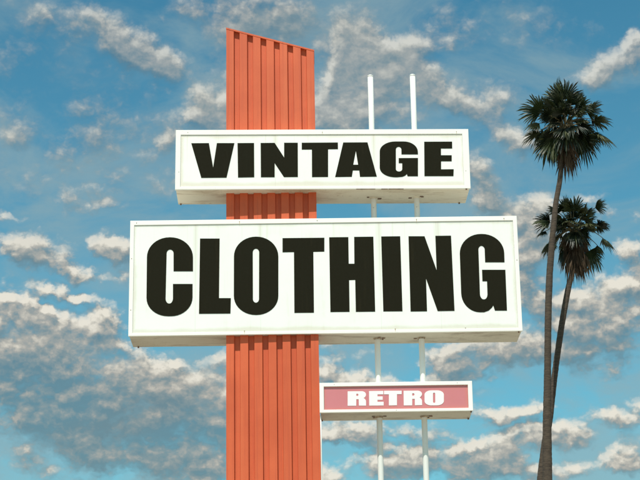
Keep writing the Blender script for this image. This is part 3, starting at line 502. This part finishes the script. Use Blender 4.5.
# azimuth 0 = +X (right in view), 90 = away, 270 = towards the viewer
rng = random.Random(11)
def ring_fronds(n, el0, el1, pet, rad, dr, mats, a0=0):
    out = []
    for k in range(n):
        az = a0 + 360*k/n + rng.uniform(-9, 9)
        out.append((az, rng.uniform(el0, el1), pet*rng.uniform(.85, 1.15), rad*rng.uniform(.9, 1.1), dr*rng.uniform(.8, 1.25), rng.choice(mats), rng.uniform(-25, 25)))
    return out
F1 = [ # fans one can pick out in the photograph
 (200, 84, 1.10, .98, .25, 0, 10), (270, 78, 1.0, .95, .3, 1, 0), (90, 80, 1.0, .9, .3, 1, 20),
 (185, 46, 1.05, .95, .45, 0, 55), (172, 12, 1.0, .80, .7, 2, 30), (186, -30, .95, .98, .9, 1, 62), (205, -20, .8, .95, 1.0, 0, -60),
 (150, -34, .8, .8, 1.0, 1, 40),
 (6, 50, 1.1, .78, .4, 0, -35), (350, 30, 1.15, .70, .55, 0, -20), (2, 8, 1.25, .86, .65, 2, 15), (8, -18, 1.0, .70, .9, 1, -10),
 (350, -34, .95, .95, .9, 1, -62), (338, -40, .8, .8, 1.0, 0, -50), (255, 40, .55, .8, .6, 1, 0), (290, 20, .55, .85, .9, 1, 20), (265, -10, .5, .9, 1.4, 1, 0), (70, 10, .8, .9, .8, 1, 0), (110, 30, .8, .9, .8, 1, 0),
]
F1 += ring_fronds(5, -70, -50, .35, .62, 1.0, [1, 3, 3], 20) + ring_fronds(7, -5, 60, .58, .66, .7, [0, 1, 1], 55) + ring_fronds(6, 62, 84, .9, .66, .3, [0, 1, 2], 5)
for k in range(12):
    F1.append((k*137.5 % 360 + 20, rng.uniform(15, 72), rng.uniform(.62, .85), rng.uniform(.42, .60), rng.uniform(.4, .8), rng.choice([0, 1, 1, 2]), rng.uniform(-70, 70)))
for k in range(13):   # dense inner leaves, short stalks in every direction
    F1.append((k*137.5 % 360, rng.uniform(-35, 75), rng.uniform(.30, .62), rng.uniform(.55, .78), rng.uniform(.4, 1.0), rng.choice([0, 1, 1]), rng.uniform(-60, 60)))
for az_, el_, pt_ in ((183, 28, 1.0), (178, -8, .95), (10, -2, 1.05), (3, 32, 1.05), (215, 66, .9), (330, 66, .95), (20, 74, 1.2), (170, 70, 1.15)):
    F1.append((az_, el_, pt_, rng.uniform(.5, .66), .7, rng.choice([0, 1]), rng.uniform(-70, 70)))
palm('taller fan palm, its trunk passing in front of the lower crown', 
     [(10.18, 70, 29.2), (10.02, 70, 28.3), (9.91, 70, 27.43), (9.85, 70, 26.99), (9.62, 70, 26.0), (9.42, 70, 24.63), (9.21, 70, 23.07), (9.10, 70, 21.9), (9.01, 70, 20.66), (8.88, 70, 18.62), (8.77, 70, 16.97), (8.66, 70, 14.64), (8.5, 70, 8), (8.45, 70, 1.5), (8.45, 70, 0)],
     [.10, .10, .10, .105, .11, .12, .125, .13, .135, .145, .16, .18, .22, .27, .36], (10.20, 70, 29.33), F1, (.26, 1.7, 24), 5, 1.04)
def k2(x, z): return (x*71.5/69, 71.5, 1.6+(z-1.6)*71.5/69)
F2 = [
 (200, 84, .95, .75, .25, 0, 10), (270, 70, .8, .75, .3, 2, 0), (90, 76, .8, .7, .3, 1, 20), (20, 70, .95, .6, .3, 0, -30),
 (178, 42, .95, .75, .5, 1, 45), (190, 30, 1.0, .72, .55, 0, -30), (184, -8, 1.15, .62, .8, 0, 20), (176, -20, 1.0, .6, .8, 1, -10),
 (190, -48, .9, .7, 1.1, 1, 50),
 (5, 52, 1.2, .62, .4, 0, -40), (355, 22, .9, .6, .5, 1, -20), (4, 2, 1.25, .72, .8, 0, 10), (350, -30, 1.0, .85, 1.2, 0, -60), (12, -38, 1.0, .8, 1.2, 1, -60),
 (300, 30, .6, .7, .7, 2, 0), (250, 30, .6, .7, .7, 2, 0), (270, 0, .5, .7, 1.2, 1, 0), (90, 10, .8, .8, .8, 1, 0), (60, 40, .8, .7, .6, 1, 0),
]
F2 += ring_fronds(3, -60, -45, .4, .5, 1.2, [1, 1, 3], 10) + ring_fronds(6, 0, 60, .5, .56, .7, [0, 1, 1], 40) + ring_fronds(6, 50, 80, .7, .6, .5, [0, 2, 0], 15)
for k in range(9):
    F2.append((k*137.5 % 360 + 50, rng.uniform(10, 72), rng.uniform(.55, .75), rng.uniform(.38, .52), rng.uniform(.4, .8), rng.choice([0, 1, 2]), rng.uniform(-70, 70)))
for k in range(11):
    F2.append((k*137.5 % 360, rng.uniform(-35, 75), rng.uniform(.28, .58), rng.uniform(.48, .66), rng.uniform(.4, 1.0), rng.choice([0, 1, 2]), rng.uniform(-60, 60)))
for az_, el_, pt_ in ((183, 14, 1.1), (180, -28, 1.0), (8, -14, 1.1), (3, 36, 1.0), (215, 66, .8), (330, 66, .85)):
    F2.append((az_, el_, pt_, rng.uniform(.45, .58), .7, rng.choice([0, 1]), rng.uniform(-70, 70)))
palm('shorter fan palm with a long brown skirt of dead leaves, partly behind the taller trunk',
     [k2(10.02, 23.8), k2(9.99, 22.75), k2(9.81, 22.21), k2(9.66, 21.6), k2(9.43, 20.58), k2(9.13, 19.05), k2(8.95, 18.05), k2(8.78, 17.06), k2(8.52, 15.81), k2(8.29, 14.46), k2(7.6, 9), k2(7.2, 4), k2(7.15, 1.7), (7.4, 71.5, 0)],
     [.10, .105, .11, .115, .12, .125, .13, .14, .15, .16, .19, .23, .26, .36], (10.48, 71.5, 25.35), F2, (.13, 1.9, 26), 9, .98)

# ---------------------------------------------------------------------- sky
CLOUDS = [(-8.82, 24.98, 1.691, 0.826, -30, 0.47),(-6.72, 24.7, 3.186, 1.023, -36, 0.62),(-5.09, 23.75, 2.045, 0.865, -33, 0.78),(-7.18, 23.75, 2.989, 1.809, -20, 0.28),(-9.89, 23.79, 1.259, 2.045, 0, 0.28),(-7.9, 20.94, 3.186, 2.281, 0, 0.38),(-6.33, 21.61, 2.557, 1.141, 0, 0.31),(-9.79, 21.32, 1.062, 0.905, 0, 0.44),(-4.9, 21.32, 0.669, 0.905, 0, 0.69),(-3.47, 22.15, 1.455, 1.023, 10, 1.06),(-4.1, 20.08, 1.691, 1.259, 0, 0.47),(-7.08, 19.71, 2.557, 0.905, 0, 0.31),(-2.67, 22.91, 1.691, 2.557, 0, 0.38),(-1.84, 25.24, 3.815, 1.416, -8, 0.53),(-3.97, 25.38, 1.691, 1.023, 0, 0.38),(1.41, 24.26, 1.18, 1.967, -15, 0.6),(-0.54, 25.08, 2.36, 0.944, 0, 0.35),(-2.17, 24.84, 1.967, 1.023, 0, 0.35),(0.9, 23.49, 1.377, 2.242, -20, 0.78),(2.2, 23.52, 2.045, 1.023, 12, 0.78),(3.2, 24.11, 1.927, 0.905, 15, 0.56),(0.71, 22.19, 1.691, 1.141, -10, 1.0),(2.33, 22.36, 2.045, 1.219, 0, 0.83),(3.95, 22.83, 1.77, 0.787, -35, 0.78),(5.35, 21.77, 2.124, 0.669, -38, 0.78),(6.41, 20.83, 1.18, 0.629, -10, 0.75),(5.87, 22.52, 1.18, 0.826, 0, 0.62),(5.02, 24.9, 3.815, 1.259, 0, 0.28),(9.73, 23.27, 1.77, 0.787, 20, 0.9),(10.31, 23.74, 0.669, 0.629, 0, 1.0),(8.75, 22.85, 1.101, 0.511, 15, 0.56),(7.9, 24.4, 2.557, 1.023, 0, 0.25),(5.04, 19.97, 1.652, 0.944, -30, 0.85),(5.43, 18.94, 1.573, 0.865, -20, 0.75),(6.94, 19.02, 1.023, 0.865, 0, 0.9),(6.72, 17.94, 1.809, 1.259, 0, 0.95),(6.26, 16.87, 1.337, 1.416, 0, 0.62),(8.5, 19.08, 0.944, 0.433, 0, 0.75),(8.9, 18.61, 0.787, 0.354, 0, 0.5),(9.67, 17.28, 0.865, 0.708, 0, 0.95),(10.0, 18.5, 0.551, 0.708, 0, 0.5),(8.16, 16.23, 1.573, 0.629, 10, 0.6),(8.93, 15.37, 2.124, 1.18, -8, 1.15),(9.71, 16.19, 1.101, 1.023, 0, 0.9),(8.5, 14.41, 1.967, 0.865, 0, 0.62),(6.93, 16.05, 1.495, 0.865, -15, 0.62),(7.35, 15.46, 1.573, 0.787, -10, 0.68),(6.7, 14.66, 3.146, 0.865, 0, 0.62),(5.47, 14.49, 2.36, 0.865, 0, 0.55),(3.95, 14.77, 1.573, 0.551, 0, 0.4),(9.06, 13.69, 1.573, 0.472, 0, 0.4),(3.83, 14.06, 1.337, 0.865, 0, 1.14),(4.68, 13.9, 1.337, 0.708, 0, 0.66),(5.39, 12.75, 1.77, 0.354, 0, 0.6),(5.73, 12.37, 1.731, 0.472, -8, 0.74),(6.74, 12.7, 1.101, 0.393, 0, 0.54),(6.1, 11.86, 1.888, 0.393, 3, 0.72),(5.48, 11.51, 2.045, 0.708, 12, 1.02),(3.97, 11.19, 2.439, 1.023, 0, 1.15),(2.31, 11.18, 1.337, 0.787, 0, 0.96),(7.28, 11.59, 1.18, 0.551, 0, 1.02),(6.2, 10.8, 1.967, 0.629, 0, 0.84),(7.77, 12.21, 1.023, 0.354, 0, 0.54),(8.9, 12.22, 0.865, 0.393, 0, 0.84),(9.58, 12.64, 0.551, 0.629, 0, 0.72),(8.65, 11.06, 0.944, 0.551, 0, 1.15),(9.33, 10.72, 0.944, 0.393, 0, 0.9),(9.36, 11.58, 0.787, 0.629, 0, 0.6),(7.68, 10.74, 1.18, 0.393, 0, 0.48),(0.24, 14.03, 1.337, 0.708, -10, 0.86),(1.22, 13.69, 1.416, 0.472, 0, 0.72),(2.68, 13.56, 1.337, 0.393, 0, 0.54),(0.67, 12.36, 1.337, 0.551, 0, 0.6),(1.17, 11.89, 1.18, 0.433, -10, 1.1),(0.2, 11.91, 0.944, 0.354, 0, 0.72),(2.33, 12.17, 2.045, 0.472, -5, 0.6),(0.03, 10.73, 1.18, 0.393, 0, 1.02),(1.84, 10.69, 1.416, 0.551, 0, 0.6),(0.79, 11.12, 1.337, 0.315, 0, 0.54),(0.87, 14.7, 2.36, 0.472, -12, 0.48),(-9.35, 18.08, 1.809, 0.59, -4, 0.72),(-9.76, 19.0, 1.023, 0.393, 0, 0.62),(-9.07, 18.84, 0.865, 0.236, -12, 0.4),(-7.04, 17.97, 1.18, 0.629, 0, 0.6),(-6.42, 17.79, 1.18, 0.708, 0, 0.98),(-8.41, 17.43, 1.731, 0.551, -18, 0.82),(-7.42, 17.02, 0.944, 0.354, -10, 0.75),(-6.37, 16.92, 0.629, 0.354, 0, 0.6),(-9.63, 17.39, 1.18, 0.551, 0, 0.5),(-8.38, 16.56, 1.888, 0.354, -8, 0.88),(-7.21, 16.34, 1.18, 0.236, -12, 0.5),(-7.07, 19.09, 1.337, 0.275, 8, 0.35),(-9.58, 16.15, 1.495, 0.472, -14, 0.7),(-6.59, 15.73, 1.495, 0.511, -14, 0.95),(-8.36, 15.69, 1.573, 0.708, -22, 0.6),(-9.23, 14.83, 3.54, 1.731, -10, 1.1),(-7.57, 14.87, 3.54, 1.101, -20, 1.1),(-6.51, 14.67, 1.337, 0.787, -25, 0.6),(-7.08, 13.32, 4.72, 2.163, -15, 0.85),(-8.86, 12.52, 4.326, 1.967, -10, 0.6),(-4.66, 13.19, 2.36, 1.731, -10, 1.15),(-3.59, 13.25, 1.731, 1.337, 0, 1.1),(-4.49, 11.64, 3.54, 1.573, 0, 0.85),(-7.33, 11.31, 4.326, 1.573, 0, 0.35),(-2.68, 13.19, 1.967, 1.023, 0, 0.9),(-2.06, 14.43, 1.967, 0.708, 0, 0.6),(-3.73, 10.86, 1.337, 0.551, 0, 0.8),(-1.62, 12.24, 2.36, 1.573, 0, 0.55),(-4.97, 14.28, 1.023, 0.315, 0, 0.45),(-3.29, 14.44, 1.18, 0.393, 0, 0.5)]
SHADE = [(-8.6, 13.82, 5.9, 1.652, -14, 0.5),(-6.45, 11.94, 5.113, 1.967, -10, 0.45),(-8.83, 11.75, 4.326, 1.967, 0, 0.25),(-4.04, 12.1, 2.753, 1.377, 0, 0.45),(5.39, 19.26, 1.967, 1.337, -35, 0.35),(6.49, 16.54, 1.967, 1.573, 0, 0.3),(6.69, 14.5, 3.933, 1.023, 0, 0.35),(8.48, 14.03, 1.967, 0.944, 0, 0.45),(4.4, 10.74, 3.146, 0.787, 0, 0.4),(4.82, 13.65, 1.573, 0.787, 0, 0.35),(-1.52, 25.24, 4.72, 1.377, 0, 0.4),(-2.83, 13.34, 1.967, 1.967, 0, 0.1),(2.63, 11.85, 2.36, 0.708, 0, 0.3),(-7.34, 23.75, 5.113, 2.36, -30, 0.25),(-7.9, 20.94, 4.72, 2.36, 0, 0.25),(-9.04, 17.78, 1.967, 1.18, 0, 0.12)]

SUN = Vector((-.27, -1.0, 1.9)).normalized()
SUN_EL = math.asin(SUN.z); SUN_ROT = math.atan2(SUN.x, SUN.y) % (2*math.pi)
w = bpy.data.worlds.new('World'); SC.world = w; w.use_nodes = True
wt = w.node_tree; wt.nodes.clear(); t = NT(wt)

def cloud_field():
    """node group: direction in (azimuth, elevation) degrees -> cloud height field"""
    g = bpy.data.node_groups.new('cloud_field', 'ShaderNodeTree')
    g.interface.new_socket('Vector', in_out='INPUT', socket_type='NodeSocketVector')
    g.interface.new_socket('Height', in_out='OUTPUT', socket_type='NodeSocketFloat')
    n = NT(g); gi = n.add('NodeGroupInput').outputs[0]; go = n.add('NodeGroupOutput')
    w1 = n.noise(gi, .55, 3, .55); off = n.vmath('MULTIPLY', n.vmath('SUBTRACT', w1.outputs['Color'], (.5, .5, .5)), (1.3, .9, 0))
    w2 = n.noise(gi, 2.6, 3, .6); off2 = n.vmath('MULTIPLY', n.vmath('SUBTRACT', w2.outputs['Color'], (.5, .5, .5)), (.55, .45, 0))
    p = n.vmath('ADD', n.vmath('ADD', gi, off), off2)
    tot = None
    for x, y, rx, ry, a, m in CLOUDS:
        mp = n.add('ShaderNodeMapping', vector_type='TEXTURE')
        mp.inputs['Location'].default_value = (x, y, 0); mp.inputs['Rotation'].default_value = (0, 0, R(a)); mp.inputs['Scale'].default_value = (rx, ry, 1)
        n.l.new(p, mp.inputs['Vector'])
        gr = n.add('ShaderNodeTexGradient', gradient_type='SPHERICAL'); n.l.new(mp.outputs[0], gr.inputs[0])
        tot = n.math('MULTIPLY_ADD', gr.outputs[1], m*1.7, tot if tot is not None else 0.0)
    # elsewhere in the sky: free-running cloud fields
    far = n.noise(gi, .12, 3, .5); sep = n.add('ShaderNodeSeparateXYZ'); n.l.new(gi, sep.inputs[0])
    dx = n.math('ABSOLUTE', sep.outputs[0]); dy = n.math('ABSOLUTE', n.math('SUBTRACT', sep.outputs[1], 18))
    out = n.math('MAXIMUM', n.smooth(dx, 10.5, 14), n.smooth(dy, 8.5, 12))
    tot = n.math('ADD', tot, n.math('MULTIPLY', out, n.math('MULTIPLY', n.smooth(far.outputs[0], .42, .7), .9)))
    # billows
    st = n.vmath('MULTIPLY', gi, (.75, 1.0, 1.0))
    a = n.noise(st, 1.0, 7, .58, .15)
    vo = n.add('ShaderNodeTexVoronoi', feature='SMOOTH_F1'); vo.inputs['Scale'].default_value = 1.05; vo.inputs['Detail'].default_value = 3; vo.inputs['Roughness'].default_value = .62; vo.inputs['Smoothness'].default_value = .35
    vo.voronoi_dimensions = '2D'
    n.l.new(n.vmath('ADD', n.vmath('MULTIPLY', gi, (.8, 1.1, 1)), n.vmath('MULTIPLY', off2, (.8, .8, 0))), vo.inputs['Vector'])
    bil = n.math('SUBTRACT', .64, vo.outputs['Distance'])
    h = n.math('ADD', n.math('MULTIPLY', n.math('SUBTRACT', a.outputs[0], .5), 1.9), n.math('MULTIPLY', bil, 1.0))
    # noise only shapes existing cloud and a faint veil
    amp = n.math('SUBTRACT', n.math('ADD', .40, n.math('MINIMUM', tot, .50)), n.math('MULTIPLY', n.smooth(tot, .9, 1.5), .18))
    amp = n.math('MULTIPLY', amp, n.math('SUBTRACT', 1.0, n.math('MULTIPLY', n.smooth(sep.outputs[1], 17.5, 22), .30)))
    n.l.new(n.math('ADD', n.math('MINIMUM', tot, 1.45), n.math('MULTIPLY', h, amp)), go.inputs[0])
    return g

co = t.add('ShaderNodeTexCoord').outputs['Generated']
sp = t.add('ShaderNodeSeparateXYZ'); t.l.new(co, sp.inputs[0])
az = t.math('MULTIPLY', t.math('ARCTAN2', sp.outputs[0], sp.outputs[1]), 57.2958*.95)
el = t.math('MULTIPLY', t.math('ARCSINE', sp.outputs[2]), 57.2958)
cb = t.add('ShaderNodeCombineXYZ'); t.l.new(az, cb.inputs[0]); t.l.new(el, cb.inputs[1]); vec = cb.outputs[0]
fld = cloud_field()
def H(v):
    n = t.add('ShaderNodeGroup'); n.node_tree = fld; t.l.new(v, n.inputs[0]); return n.outputs[0]
h0 = H(vec); h1 = H(t.vmath('ADD', vec, (-.10, .27, 0)))
dens = t.smooth(h0, -.02, 1.25)
lit = t.math('ADD', t.math('ADD', .36, t.math('MULTIPLY', t.noise(vec, .42, 4, .55).outputs[0], .24)), t.math('MULTIPLY', t.math('SUBTRACT', h0, h1), .74), clamp=True)
sh = None
for x, y, rx, ry, a, m in SHADE:
    mp = t.add('ShaderNodeMapping', vector_type='TEXTURE')
    mp.inputs['Location'].default_value = (x, y, 0); mp.inputs['Rotation'].default_value = (0, 0, R(a)); mp.inputs['Scale'].default_value = (rx, ry, 1)
    t.l.new(vec, mp.inputs['Vector'])
    gr = t.add('ShaderNodeTexGradient', gradient_type='SPHERICAL'); t.l.new(mp.outputs[0], gr.inputs[0])
    sh = t.math('MULTIPLY_ADD', gr.outputs[1], m*1.5, sh if sh is not None else 0.0)
lit2 = t.math('SUBTRACT', lit, t.math('MULTIPLY', sh, .42), clamp=True)
sky = t.add('ShaderNodeTexSky', sky_type='NISHITA'); sky.sun_disc = False
sky.sun_elevation = SUN_EL; sky.sun_rotation = SUN_ROT; sky.altitude = 30; sky.air_density = 1.0; sky.dust_density = 1.2; sky.ozone_density = 1.0
# the Nishita sky, graded towards the faded teal of the photograph
sc_ = t.vmath('MULTIPLY', sky.outputs[0], (.098, .098, .098))
tn = t.add('ShaderNodeMapRange'); t.l.new(el, tn.inputs[0]); tn.inputs[1].default_value = 10; tn.inputs[2].default_value = 26
tcol = t.mix(tn.outputs[0], (.76, 1.54, 1.36), (.44, 1.14, 1.12))
tcol = t.mix(t.smooth(el, 0, 10), (.80, .98, 1.12), tcol)
base = t.mix(1.0, sc_, tcol, 'MULTIPLY')
veil = t.noise(t.vmath('MULTIPLY', vec, (.16, .30, 1)), 1.0, 6, .60, .6)
vf = t.math('MULTIPLY', t.smooth(veil.outputs[0], .38, .66), .60)
base = t.mix(vf, base, (.29, .41, .44))
ccol = t.ramp(lit2, [(0, (.125, .185, .215)), (.28, (.24, .285, .29)), (.55, (.43, .42, .38)), (.78, (.66, .62, .53)), (1, (.84, .79, .68))])
hz = t.add('ShaderNodeMapRange'); t.l.new(el, hz.inputs[0]); hz.inputs[1].default_value = 17; hz.inputs[2].default_value = 23; hz.inputs[3].default_value = .94; hz.inputs[4].default_value = .70
thin = t.math('ADD', .76, t.math('MULTIPLY', lit2, .45), clamp=True)
col = t.mix(t.math('MULTIPLY', t.math('MULTIPLY', dens, thin), hz.outputs[0]), base, ccol)
bg = t.add('ShaderNodeBackground'); t.l.new(col, bg.inputs[0]); bg.inputs[1].default_value = 1.0
out = t.add('ShaderNodeOutputWorld'); t.l.new(bg.outputs[0], out.inputs[0])

# ---------------------------------------------------------------------- sun
sd = bpy.data.lights.new('sun', 'SUN'); sd.energy = 5.0; sd.angle = R(.5); sd.color = (1.0, .955, .86)
so = bpy.data.objects.new('sun', sd); C.objects.link(so)
so.rotation_euler = SUN.to_track_quat('Z', 'Y').to_euler(); so.location = SUN*60

# ------------------------------------------------------------------- camera
cd = bpy.data.cameras.new('camera'); cam = bpy.data.objects.new('camera', cd); C.objects.link(cam)
cd.sensor_fit = 'HORIZONTAL'; cd.sensor_width = 36; cd.lens = 36*1820.945/640
cd.clip_start = .1; cd.clip_end = 20000
th, ro = R(18.1779), R(-.954898)
fw = Vector((0, math.cos(th), math.sin(th))); up0 = Vector((0, -math.sin(th), math.cos(th))); rt0 = Vector((1, 0, 0))
rt = rt0*math.cos(ro) + up0*math.sin(ro); up = -rt0*math.sin(ro) + up0*math.cos(ro)
m = Matrix((rt, up, -fw)).transposed().to_4x4(); m.translation = (0, 0, 1.6)
cam.matrix_world = m
SC.camera = cam
SC.view_settings.view_transform = 'Standard'; SC.view_settings.look = 'None'
SC.view_settings.exposure = 0; SC.view_settings.gamma = 1
SC.render.engine = 'CYCLES'
SC.cycles.use_denoising = True
SC.cycles.max_bounces = 5; SC.cycles.diffuse_bounces = 3; SC.cycles.glossy_bounces = 2
w.cycles.sampling_method = 'NONE'
SC.cycles.use_adaptive_sampling = True; SC.cycles.adaptive_threshold = .02
